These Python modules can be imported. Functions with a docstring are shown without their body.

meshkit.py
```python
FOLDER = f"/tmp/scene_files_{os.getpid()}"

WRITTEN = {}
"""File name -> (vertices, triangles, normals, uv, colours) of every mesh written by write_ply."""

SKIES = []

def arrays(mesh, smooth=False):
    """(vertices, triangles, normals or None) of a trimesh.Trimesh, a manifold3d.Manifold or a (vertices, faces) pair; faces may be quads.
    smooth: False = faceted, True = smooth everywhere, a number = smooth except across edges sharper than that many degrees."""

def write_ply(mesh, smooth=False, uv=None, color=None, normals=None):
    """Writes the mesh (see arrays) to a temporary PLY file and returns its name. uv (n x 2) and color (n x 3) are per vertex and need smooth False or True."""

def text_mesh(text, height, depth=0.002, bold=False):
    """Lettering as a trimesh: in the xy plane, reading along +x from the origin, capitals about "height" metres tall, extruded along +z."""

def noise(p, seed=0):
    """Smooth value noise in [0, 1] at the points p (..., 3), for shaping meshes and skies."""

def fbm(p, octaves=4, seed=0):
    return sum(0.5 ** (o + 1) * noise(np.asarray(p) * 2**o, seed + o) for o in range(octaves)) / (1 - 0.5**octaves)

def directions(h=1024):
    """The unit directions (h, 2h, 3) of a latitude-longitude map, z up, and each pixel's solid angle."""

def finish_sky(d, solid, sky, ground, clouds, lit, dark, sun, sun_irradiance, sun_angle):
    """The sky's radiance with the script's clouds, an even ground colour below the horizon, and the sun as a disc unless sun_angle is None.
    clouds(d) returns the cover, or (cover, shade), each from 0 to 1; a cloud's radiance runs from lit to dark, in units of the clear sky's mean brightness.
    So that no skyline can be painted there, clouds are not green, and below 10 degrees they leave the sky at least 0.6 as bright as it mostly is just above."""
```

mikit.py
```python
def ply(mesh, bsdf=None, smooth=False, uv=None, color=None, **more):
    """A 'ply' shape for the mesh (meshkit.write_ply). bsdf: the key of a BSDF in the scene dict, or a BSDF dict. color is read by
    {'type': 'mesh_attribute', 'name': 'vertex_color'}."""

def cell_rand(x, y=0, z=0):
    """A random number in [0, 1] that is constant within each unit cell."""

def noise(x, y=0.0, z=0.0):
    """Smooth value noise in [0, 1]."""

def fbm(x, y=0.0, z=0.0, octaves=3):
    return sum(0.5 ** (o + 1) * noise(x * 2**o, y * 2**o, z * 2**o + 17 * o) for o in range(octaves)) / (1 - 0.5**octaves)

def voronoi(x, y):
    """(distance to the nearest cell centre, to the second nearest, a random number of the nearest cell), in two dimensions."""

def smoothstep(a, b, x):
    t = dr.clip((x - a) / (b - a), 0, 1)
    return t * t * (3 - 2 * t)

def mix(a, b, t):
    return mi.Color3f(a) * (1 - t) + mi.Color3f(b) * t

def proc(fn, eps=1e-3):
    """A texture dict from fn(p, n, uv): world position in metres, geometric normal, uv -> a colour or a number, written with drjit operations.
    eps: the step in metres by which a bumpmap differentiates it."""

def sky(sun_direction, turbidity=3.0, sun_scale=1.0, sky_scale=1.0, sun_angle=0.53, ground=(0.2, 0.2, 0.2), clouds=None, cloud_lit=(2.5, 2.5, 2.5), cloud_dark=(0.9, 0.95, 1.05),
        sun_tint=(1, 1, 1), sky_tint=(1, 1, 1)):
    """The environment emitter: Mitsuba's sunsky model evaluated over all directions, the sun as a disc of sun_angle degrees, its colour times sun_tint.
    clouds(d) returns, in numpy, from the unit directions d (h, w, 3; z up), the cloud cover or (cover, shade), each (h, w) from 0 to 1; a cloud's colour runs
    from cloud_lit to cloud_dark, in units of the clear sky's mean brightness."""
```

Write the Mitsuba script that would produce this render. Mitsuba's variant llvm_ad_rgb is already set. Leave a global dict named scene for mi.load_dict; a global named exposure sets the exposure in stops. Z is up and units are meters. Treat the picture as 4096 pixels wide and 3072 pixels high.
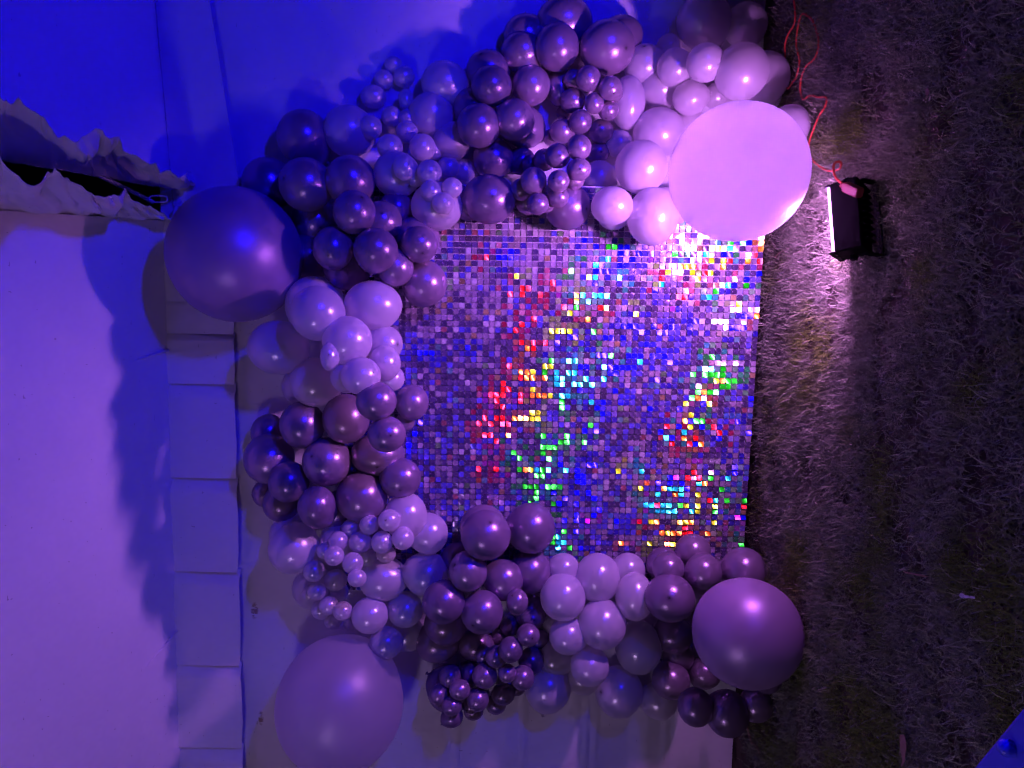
import math
import numpy as np, trimesh, mitsuba as mi, mikit, meshkit
from mikit import proc, fbm, noise, smoothstep, mix
import drjit as dr
T = mi.ScalarTransform4f
rng = np.random.default_rng(7)

# ------------------------------------------------------------------ camera (the phone was held sideways: the world's up is the picture's left)
H, F, CX, CY = 1.17, 2840.0, 2048.0, 1536.0
CAM = np.array([0, 0, H])
FWD, UPV = np.array([0, 1.0, 0]), np.array([1, 0, .0149]) / math.hypot(1, .0149)
RGT = np.cross(FWD, UPV)
scene, labels = {}, {}
scene['camera'] = {'type': 'perspective', 'fov': 2 * math.degrees(math.atan(2048 / F)), 'fov_axis': 'x', 'near_clip': .05, 'far_clip': 400.0,
                   'to_world': T().look_at(origin=CAM.tolist(), target=(CAM + FWD).tolist(), up=UPV.tolist())}
# ------------------------------------------------------------------ light: night, a little moonlight from behind on the left; two LED floodlights on the lawn
exposure = 3.0                                                                   # night exposure; the lamps below are in proportion
SUN = (-.48, -.72, .43)
scene['sky'] = mikit.sky(SUN, turbidity=3, sun_scale=.0008, sky_scale=.0008, sun_angle=14, sun_tint=(.95, 1.0, 1.05), ground=(.1, .1, .1))
PINK = np.array([.70, .235, 1.0]) * 104
BLUE = np.array([.006, .002, 1.0]) * 122

LANTERN = np.array([.8, .52, 1.1]) * 1.9

# ------------------------------------------------------------------ helpers
def ray(px, py): return FWD + (px - CX) / F * RGT - (py - CY) / F * UPV        # direction per metre of depth
def at(px, py, y): return CAM + ray(px, py) * y
def on_plane(px, py, p, n):
    d = ray(px, py)
    return CAM + d * (np.dot(p - CAM, n) / np.dot(d, n))
def ground_at(px, py, z=0.0): return on_plane(px, py, np.array([0, 0, z]), np.array([0, 0, 1.0]))
used = {}
def numbered(k):
    used[k] = used.get(k, -1) + 1
    return k if used[k] == 0 else '%s_%03d' % (k, used[k])
def put(key, mesh, bsdf, smooth=False, color=None, to_world=None, **more):
    key = numbered(key)
    d = mesh if isinstance(mesh, dict) else mikit.ply(mesh, bsdf, smooth=smooth, color=color)
    d = dict(d, **more)
    if to_world is not None: d['to_world'] = to_world
    scene[key] = d
    return key
def tag(key, label, cat=None, group=None, kind=None):
    labels[key] = {'label': label}
    if cat: labels[key]['category'] = cat
    if group: labels[key]['group'] = group
    if kind: labels[key]['kind'] = kind
def mesh(v, f): return trimesh.Trimesh(np.asarray(v, float), np.asarray(f, int), process=False)
def grid_faces(n, m):
    i, j = np.meshgrid(np.arange(n - 1), np.arange(m - 1), indexing='ij')
    a = (i * m + j).ravel()
    return np.vstack([np.stack([a, a + m, a + m + 1], 1), np.stack([a, a + m + 1, a + 1], 1)])
def sheet(fn, n, m, thick=0.0, nrm=None):
    """A grid of points fn(s, t), s and t from 0 to 1; thick gives cloth its second side along nrm."""
    s, t = np.meshgrid(np.linspace(0, 1, n), np.linspace(0, 1, m), indexing='ij')
    p = np.asarray(fn(s.ravel(), t.ravel()))
    f = grid_faces(n, m)
    if not thick: return mesh(p, f)
    q = p + np.asarray(nrm) * thick
    k = len(p)
    idx = np.arange(k).reshape(n, m)
    rim = np.concatenate([idx[:, 0], idx[-1, 1:], idx[::-1, -1][1:], idx[0, ::-1][1:]])
    r2 = np.stack([rim[:-1], rim[1:]], 1)
    side = np.vstack([np.stack([r2[:, 0], r2[:, 1], r2[:, 1] + k], 1), np.stack([r2[:, 0], r2[:, 1] + k, r2[:, 0] + k], 1)])
    return mesh(np.vstack([p, q]), np.vstack([f, f[:, ::-1] + k, side]))
def box(size, c=(0, 0, 0), R=None):
    b = trimesh.creation.box(size)
    if R is not None: b.vertices = b.vertices @ np.asarray(R).T
    b.apply_translation(c)
    return b
def rbox(size, r=.004):
    import manifold3d as m3
    sx, sy, sz = [x / 2 - r for x in size]
    s = m3.Manifold.sphere(r, 8)
    return trimesh.Trimesh(*(lambda q: (q.vert_properties[:, :3], q.tri_verts))(m3.Manifold.batch_hull([s.translate([a * sx, b * sy, c * sz]) for a in (-1, 1) for b in (-1, 1) for c in (-1, 1)]).to_mesh()), process=False)
def tube(pts, r, sides=8, sub=6):
    from scipy.interpolate import CubicSpline
    pts = np.asarray(pts, float)
    if sub > 1:
        u = np.r_[0, np.cumsum(np.linalg.norm(np.diff(pts, axis=0), axis=1))]
        pts = CubicSpline(u, pts)(np.linspace(0, u[-1], len(pts) * sub))
    t = np.gradient(pts, axis=0); t /= np.linalg.norm(t, axis=1, keepdims=True)
    a = np.cross(t, [.13, .21, .97]); a /= np.linalg.norm(a, axis=1, keepdims=True)
    b = np.cross(t, a)
    g = np.arange(sides) * 2 * math.pi / sides
    rr = np.broadcast_to(r, (len(pts),))[:, None, None]
    v = pts[:, None] + rr * (np.cos(g)[None, :, None] * a[:, None] + np.sin(g)[None, :, None] * b[:, None])
    n = len(pts)
    i, j = np.meshgrid(np.arange(n - 1), np.arange(sides), indexing='ij')
    A, B = i * sides + j, i * sides + (j + 1) % sides
    f = np.vstack([np.stack([A, B, B + sides], -1).reshape(-1, 3), np.stack([A, B + sides, A + sides], -1).reshape(-1, 3)])
    v = np.vstack([v.reshape(-1, 3), pts[:1], pts[-1:]])
    k = n * sides
    caps = [[k, (q + 1) % sides, q] for q in range(sides)] + [[k + 1, k - sides + q, k - sides + (q + 1) % sides] for q in range(sides)]
    return mesh(v, np.vstack([f, caps]))
def np_fbm(p, o=3, seed=0): return meshkit.fbm(np.asarray(p), o, seed)

# ------------------------------------------------------------------ materials
VC = {'type': 'mesh_attribute', 'name': 'vertex_color'}
def mat(k, d): scene[k] = {'type': 'twosided', 'bsdf': d}
def pearl(k, rough, trans, w, gloss):
    scene[k] = {'type': 'blendbsdf', 'weight': w, 'thin': {'type': 'principledthin', 'base_color': VC, 'roughness': .4, 'eta': 1.5, 'diff_trans': trans, 'sheen': .15},
                'shine': {'type': 'twosided', 'bsdf': {'type': 'principled', 'base_color': VC, 'metallic': .85, 'roughness': rough, 'specular': .5, 'clearcoat': gloss, 'clearcoat_gloss': .95}}}
pearl('mat_white', .27, 1.0, .24, 1.0)
pearl('mat_mauve', .29, .45, .58, .8)
mat('mat_giant', {'type': 'principled', 'base_color': VC, 'metallic': .38, 'roughness': .40, 'specular': .45, 'clearcoat': .15, 'clearcoat_gloss': .7})
pearl('mat_giant_white', .42, 1.6, .12, .1)
mat('mat_foil', {'type': 'principled', 'base_color': VC, 'metallic': .32, 'roughness': .15, 'specular': .05})
mat('mat_clip', {'type': 'principled', 'base_color': {'type': 'rgb', 'value': [.62, .58, .66]}, 'roughness': .3, 'specular': .5})
mat('mat_grass', {'type': 'diffuse', 'reflectance': VC})

def cloth_fn(stains):
    def fn(p, n, uv):
        base = mix((.60, .59, .62), (.68, .67, .70), fbm(p.x * 3, p.y * 3, p.z * 3, 3))
        g = fbm(p.x * 60, p.y * 60, p.z * 25, 2)
        base = base * (.96 + .06 * g)
        specks = smoothstep(.945, .96, noise(p.x * 70, p.y * 70, p.z * 70))
        base = mix(base, (.2, .16, .15), specks * .55)
        for (x, z, w, h) in stains:
            e = dr.square((p.x - x + .012 * (noise(p.z * 40, 3) - .5)) / w) + dr.square((p.z - z) / h)
            s = smoothstep(1.0, .2, e) * smoothstep(.35, .6, fbm(p.x * 90, p.z * 30, 4, 3))
            base = mix(base, (.22, .12, .09), s * .8)
        return base
    return fn
def cloth_bump(p, n, uv):
    return .0022 * fbm(p.x * 5, p.y * 5, p.z * 5, 4) + .00025 * noise(p.x * 160, p.y * 160, p.z * 160)
def vinyl(k, stains=()):
    mat(k, {'type': 'bumpmap', 'arbitrary': {'type': 'raw_skip'}} if False else
        {'type': 'bumpmap', 'tex': proc(cloth_bump), 'scale': 1.0, 'bsdf': {'type': 'principled', 'base_color': proc(cloth_fn(stains)), 'roughness': .5, 'specular': .35}})

def soil_fn(p, n, uv):
    a = fbm(p.x * 14, p.y * 14, 1, 4)
    return mix((.035, .026, .022), (.10, .075, .06), smoothstep(.3, .75, a))
mat('mat_soil', {'type': 'bumpmap', 'tex': proc(lambda p, n, uv: .012 * fbm(p.x * 30, p.y * 30, 2, 3)), 'scale': 1.0, 'bsdf': {'type': 'diffuse', 'reflectance': proc(soil_fn)}})
mat('mat_black', {'type': 'principled', 'base_color': {'type': 'rgb', 'value': [.0035, .0032, .004]}, 'roughness': .5, 'specular': .04})
mat('mat_cord', {'type': 'principled', 'base_color': {'type': 'rgb', 'value': [.62, .06, .035]}, 'roughness': .45, 'specular': .5})
mat('mat_plug', {'type': 'principled', 'base_color': {'type': 'rgb', 'value': [.22, .025, .022]}, 'roughness': .5, 'specular': .4})
mat('mat_stool_bluelit', {'type': 'principled', 'base_color': {'type': 'rgb', 'value': [.05, .07, .75]}, 'roughness': .4, 'specular': .5})  # pale seat under blue light: the blue is put into the plastic
mat('mat_paper', {'type': 'diffuse', 'reflectance': proc(lambda p, n, uv: mix((.55, .5, .55), (.75, .7, .74), noise(p.x * 80, p.y * 80)))})
mat('mat_leaf', {'type': 'diffuse', 'reflectance': proc(lambda p, n, uv: mix((.22, .12, .08), (.42, .27, .2), fbm(p.x * 120, p.y * 60, 2, 3)))})
mat('mat_metal', {'type': 'roughconductor', 'material': 'Al', 'alpha': .3})
mat('mat_frame', {'type': 'principled', 'base_color': {'type': 'rgb', 'value': [.5, .48, .5]}, 'roughness': .4, 'metallic': .3})

# ------------------------------------------------------------------ the ground
tx, ty = np.meshgrid(np.linspace(-3.2, 3.2, 161), np.linspace(.2, 4.2, 101), indexing='ij')
def ground_h(x, y):
    return .022 * (np_fbm(np.stack([x * 2.3, y * 2.3, x * 0], -1), 3, 3) - .5) * np.clip((3.2 - y) / .6, 0, 1)
P = np.stack([tx.ravel(), ty.ravel(), ground_h(tx.ravel(), ty.ravel())], 1)
near = mesh(P, grid_faces(161, 101))
far = trimesh.creation.annulus(.1, .2, .01)
R0 = np.array([[-3.2, .2], [3.2, .2], [3.2, 4.2], [-3.2, 4.2]]); R1 = np.array([[-150, -150], [150, -150], [150, 150], [-150, 150.]])
fv = np.hstack([np.vstack([R0, R1]), np.full((8, 1), -.012)])
farm = mesh(fv, [[0, 4, 5], [0, 5, 1], [1, 5, 6], [1, 6, 2], [2, 6, 7], [2, 7, 3], [3, 7, 4], [3, 4, 0]])
k = put('ground', trimesh.util.concatenate([near, farm]), 'mat_soil', smooth=True); tag(k, 'dark bare soil of the lawn under the grass', 'ground', kind='structure')

# ------------------------------------------------------------------ the tent: back wall, canopies, valances
A = math.radians(5.3)
EW = np.array([math.cos(A), -math.sin(A), 0]); NW = np.array([-math.sin(A), -math.cos(A), 0])      # along the wall to the right; from the wall towards us
W0 = np.array([0, 3.5, 0])
def wall_uz(p): return np.dot(p - W0, EW), p[2]
def wall_px(px, py, off=0.0): return on_plane(px, py, W0 + NW * off, NW)
st = []
for (px, py, w, h) in ((1020, 2440, .022, .05), (1045, 2870, .016, .045)):
    q = wall_px(px, py); st.append((float(q[0]), float(q[2]), h, w))
vinyl('mat_wall', st); vinyl('mat_canopy')
ridges = [1.43, 1.08, .76, .72, .365]
def wall_off(u, z):
    o = .030 * (np_fbm(np.stack([u * 1.3 + z * .8, z * 1.1 - u * .5, u * 0], -1), 3, 5) - .5)
    low = np.clip((1.6 - z) / .5, 0, 1) * np.clip((-u - .5) / .5, 0, 1)
    for i, zr in enumerate(ridges):
        dz = z - zr - .006 * np.sin(u * 3 + i)
        o += (.010 * np.exp(-(dz / .010) ** 2) + .016 * np.clip(1 - np.abs(dz - .09) / .09, 0, 1) * (.4 + .6 * np_fbm(np.stack([u * 4, z * 0, u * 0 + i], -1), 2, 1))) * (.25 + .75 * low)
    dg = (z * .82 + u * 1.1)
    o += low * .022 * np_fbm(np.stack([dg * 7, (u - z) * 1.2, u * 0], -1), 2, 9)
    hi = np.clip((z - 1.5) / .5, 0, 1) * np.clip((u - .1) / .6, 0, 1)
    o += hi * .040 * np_fbm(np.stack([(z * 1.0 - u * .9) * 4, (u + z) * .8, u * 0], -1), 2, 12)
    us = -1.33 + .02 * np.sin(z * 6)
    o += .004 * np.exp(-((u - us) / .008) ** 2)
    return o
def wall_fn(s, t):
    u, z = -3.6 + 6.4 * s, .004 + 2.86 * t
    return W0 + u[:, None] * EW + np.outer(z, [0, 0, 1]) + wall_off(u, z)[:, None] * NW
k = put('tent_wall', sheet(wall_fn, 321, 181, .003, -NW), 'mat_wall', smooth=40)
tag(k, 'white vinyl tent side wall behind the balloons, creased and scuffed', 'tent wall')

EZ = wall_px(690, 1600)[2]                                                       # eave height
HZ = wall_px(953, 1600)[2]
SL = math.tan(math.radians(25))
cor = wall_px(689, 885)                                                          # right corner of the left canopy
uc = wall_uz(cor)[0]
RN = np.array([*(-NW[:2] * SL), 1.0]); RN /= np.linalg.norm(RN)                  # roof rises towards us
RP = np.array([*W0[:2], EZ]) + NW * .053
can = 'tent_canopy'
def tA(px): # the canopy's right edge, seen along the line from the corner up and over us
    py = 885 + (689 - px) * (843 - 885) / 689.0
    return on_plane(px, py, RP, RN)
e0, e1 = tA(689), tA(-200)
edge = (e1 - e0) / np.dot(e1 - e0, NW)
def roofA(s, t):
    d = 4.2 * t                                                                  # metres towards us
    right = e0 + d[:, None] * edge
    left = RP + (-4.0) * EW + d[:, None] * (NW + np.array([0, 0, SL]))
    p = left + s[:, None] * (right - left)
    b = .03 * np_fbm(np.stack([p[:, 0] * 1.2, p[:, 1] * 1.2, p[:, 0] * 0], -1), 2, 21) * np.clip(d / .3, 0, 1)
    return p - b[:, None] * RN
put(can + '__roof', sheet(roofA, 121, 91, .003, RN), 'mat_canopy', smooth=40)
tag(can, 'white tent canopy over the picture left with a hanging valance', 'tent canopy')
def seam(pts, w=.006):
    q = [on_plane(a, b, RP, RN) - RN * .012 for a, b in pts]
    return tube(q, w, 6, 3)
put(can + '__seam', seam([(676, 1398), (560, 1432), (330, 1500), (0, 1583), (-300, 1655)]), 'mat_canopy', smooth=True)
put(can + '__seam', seam([(712, 2508), (600, 2640), (420, 2850), (270, 3072), (100, 3300)], .004), 'mat_canopy', smooth=True)
# valance of the left canopy: overlapping lengths, each curling back at its right end
vb = [885, 1204, 1330, 1528, 1899, 2269, 2638, 2963, 3300, 3650]
ub = [wall_uz(wall_px(820, y))[0] for y in vb]
for i in range(len(vb) - 1):
    u1, u0 = ub[i], ub[i + 1]
    fold = .35 if i == 1 else 1.0
    def val(s, t, u0=u0, u1=u1, fold=fold, i=i):
        u = u0 - .006 + (u1 - u0 + .006) * s
        curl = fold * .050 * np.clip((s - .84) / .16, 0, 1) ** 1.3
        hem = HZ + .010 * np.sin(s * math.pi) * -1 + .008 * (np_fbm(np.stack([u * 9, u * 0, u * 0 + i], -1), 3, 2) - .5)
        z = EZ + .02 + (hem - EZ - .02) * t
        off = .050 - curl * .7 * (.35 + .65 * t) + .010 * (np_fbm(np.stack([u * 5, z * 6, u * 0 + i], -1), 3, 4) - .5) + .012 * t * np.sin(s * 3)
        return W0 * [1, 1, 0] + u[:, None] * EW + off[:, None] * NW + np.outer(z, [0, 0, 1])
    put(can + '__valance_flap', sheet(val, 41, 31, .002, -NW), 'mat_canopy', smooth=50)

# the second canopy on the right
can2 = numbered('tent_canopy')
B0, B1 = wall_px(630, 0, .02), wall_px(694, 741, .02)
C0, C1 = wall_px(843, 0, .05), wall_px(963, 741, .05)
eb = (B0 - B1)
def valB(s, t):
    a = B1 + (s * 2.3 - .12)[:, None] * eb; c = C1 + (s * 2.3 - .12)[:, None] * (C0 - C1)
    p = a + t[:, None] * (c - a)
    w = .012 * (np_fbm(np.stack([p[:, 0] * 3, p[:, 2] * 3, p[:, 0] * 0], -1), 2, 8) - .5) + .015 * np.exp(-((t - .3) / .03) ** 2) * 0
    return p + (w + .02)[:, None] * NW
put(can2 + '__valance', sheet(valB, 61, 25, .002, -NW), 'mat_canopy', smooth=50)
RN2 = np.cross(eb / np.linalg.norm(eb), (NW + np.array([0, 0, SL])) / math.hypot(1, SL)); RN2 *= np.sign(RN2[2])
def tB(px):
    py = 640 + px * (757 - 640) / 694.0
    return on_plane(px, py, B1, RN2)
f0, f1 = tB(690), tB(-200)
edge2 = (f1 - f0) / np.dot(f1 - f0, NW)
def roofB(s, t):
    d = 4.2 * t
    l = f0 + d[:, None] * edge2
    r = B1 + 2.2 * eb + d[:, None] * (NW + np.array([0, 0, SL]))
    p = l + s[:, None] * (r - l)
    b = .02 * np_fbm(np.stack([p[:, 0], p[:, 1], p[:, 0] * 0], -1), 2, 31) * np.clip(d / .3, 0, 1)
    return p - b[:, None] * RN2
put(can2 + '__roof', sheet(roofB, 81, 81, .003, RN2), 'mat_canopy', smooth=40)
tag(can2, 'second tent canopy at the picture top left, lit pure blue', 'tent canopy')
# the two side valances, ruffled, hanging where the canopies meet
def drape(hx, hy, yw, topfn, lo, period, amp, seed, teeth):
    zh = at(hx, hy, yw)
    vpy = hy
    def fn(s, t):
        px = hx + (-260 - hx) * s
        py = hy + (hx - px) * (lo - hy) / hx
        y = yw * (hx - CX) / (px - CX)
        hem = np.array([at(a, b, c) for a, b, c in zip(px, py, y)])
        top = np.array([topfn(a) for a in px])
        L = np.linalg.norm(hem - hem[np.argmin(px)], axis=1)
        ph = (yw - y) / period
        saw = (ph % 1.0)
        tooth = np.where(saw < .3, np.sin(saw / .3 * math.pi / 2), np.cos((saw - .3) / .7 * math.pi / 2) ** .8)   # uneven scallops: short rise, long fall
        n1 = np_fbm(np.stack([y * 6, y * 0, t * 0 + seed], -1), 3, seed) - .5
        n2 = np_fbm(np.stack([y * 45, y * 0, t * 0 + seed], -1), 2, seed + 1) - .5
        n3 = np_fbm(np.stack([y * 11, t * 1.5, t * 0 + seed], -1), 3, seed + 5) - .5
        p = top + t[:, None] * (hem - top)
        out = t * (teeth * (.55 + .9 * n1) * (tooth - .4) + .05 * n1 + .016 * n2)
        ruf = amp * t * (np.sin(ph * 2 * math.pi + 1.2) * .6 + 1.6 * n3)
        p = p + np.outer(ruf, EW) + np.outer(-out * .55, [0, 0, 1]) + np.outer(out * .6, EW)
        p = p + np.outer(.09 * n3 * np.sin(math.pi * np.clip(t * .8 + .1, 0, 1)), [.5, .1, .8]) + np.outer(.03 * np.sin(math.pi * t) * np.sin(ph * 5 + t * 4), [.3, .2, 1])
        return p
    return sheet(fn, 161, 25, .002, -EW)
YW = cor[1] - .02
put(can + '__side_valance', drape(725, 862, YW, tA, 640, .42, .05, 41, .075), 'mat_canopy', smooth=50)
put(can2 + '__side_valance', drape(790, 745, YW - .02, lambda px: tB(px) , 415, .62, .05, 57, .12), 'mat_canopy', smooth=50)
fb = [at(346, 680, 3.0), at(480, 742, 3.12), at(612, 808, 3.28)]
k = put('frame_bar', tube(fb, .010, 8, 3), 'mat_frame', smooth=True); tag(k, 'pale tent frame rail running through the dark gap between the two canopies', 'frame bar')
g = np.linspace(0, 2 * math.pi, 25)
lp = [at(633 + 36 * math.copysign(abs(math.cos(a)) ** .6, math.cos(a)), 796 + 13 * math.copysign(abs(math.sin(a)) ** .6, math.sin(a)), 3.2) for a in g]
k = put('strap_loop', tube(lp, .004, 6, 2), 'mat_frame', smooth=True); tag(k, 'small pale strap loop hanging in the black gap beside the dark giant balloon', 'strap')

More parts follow.
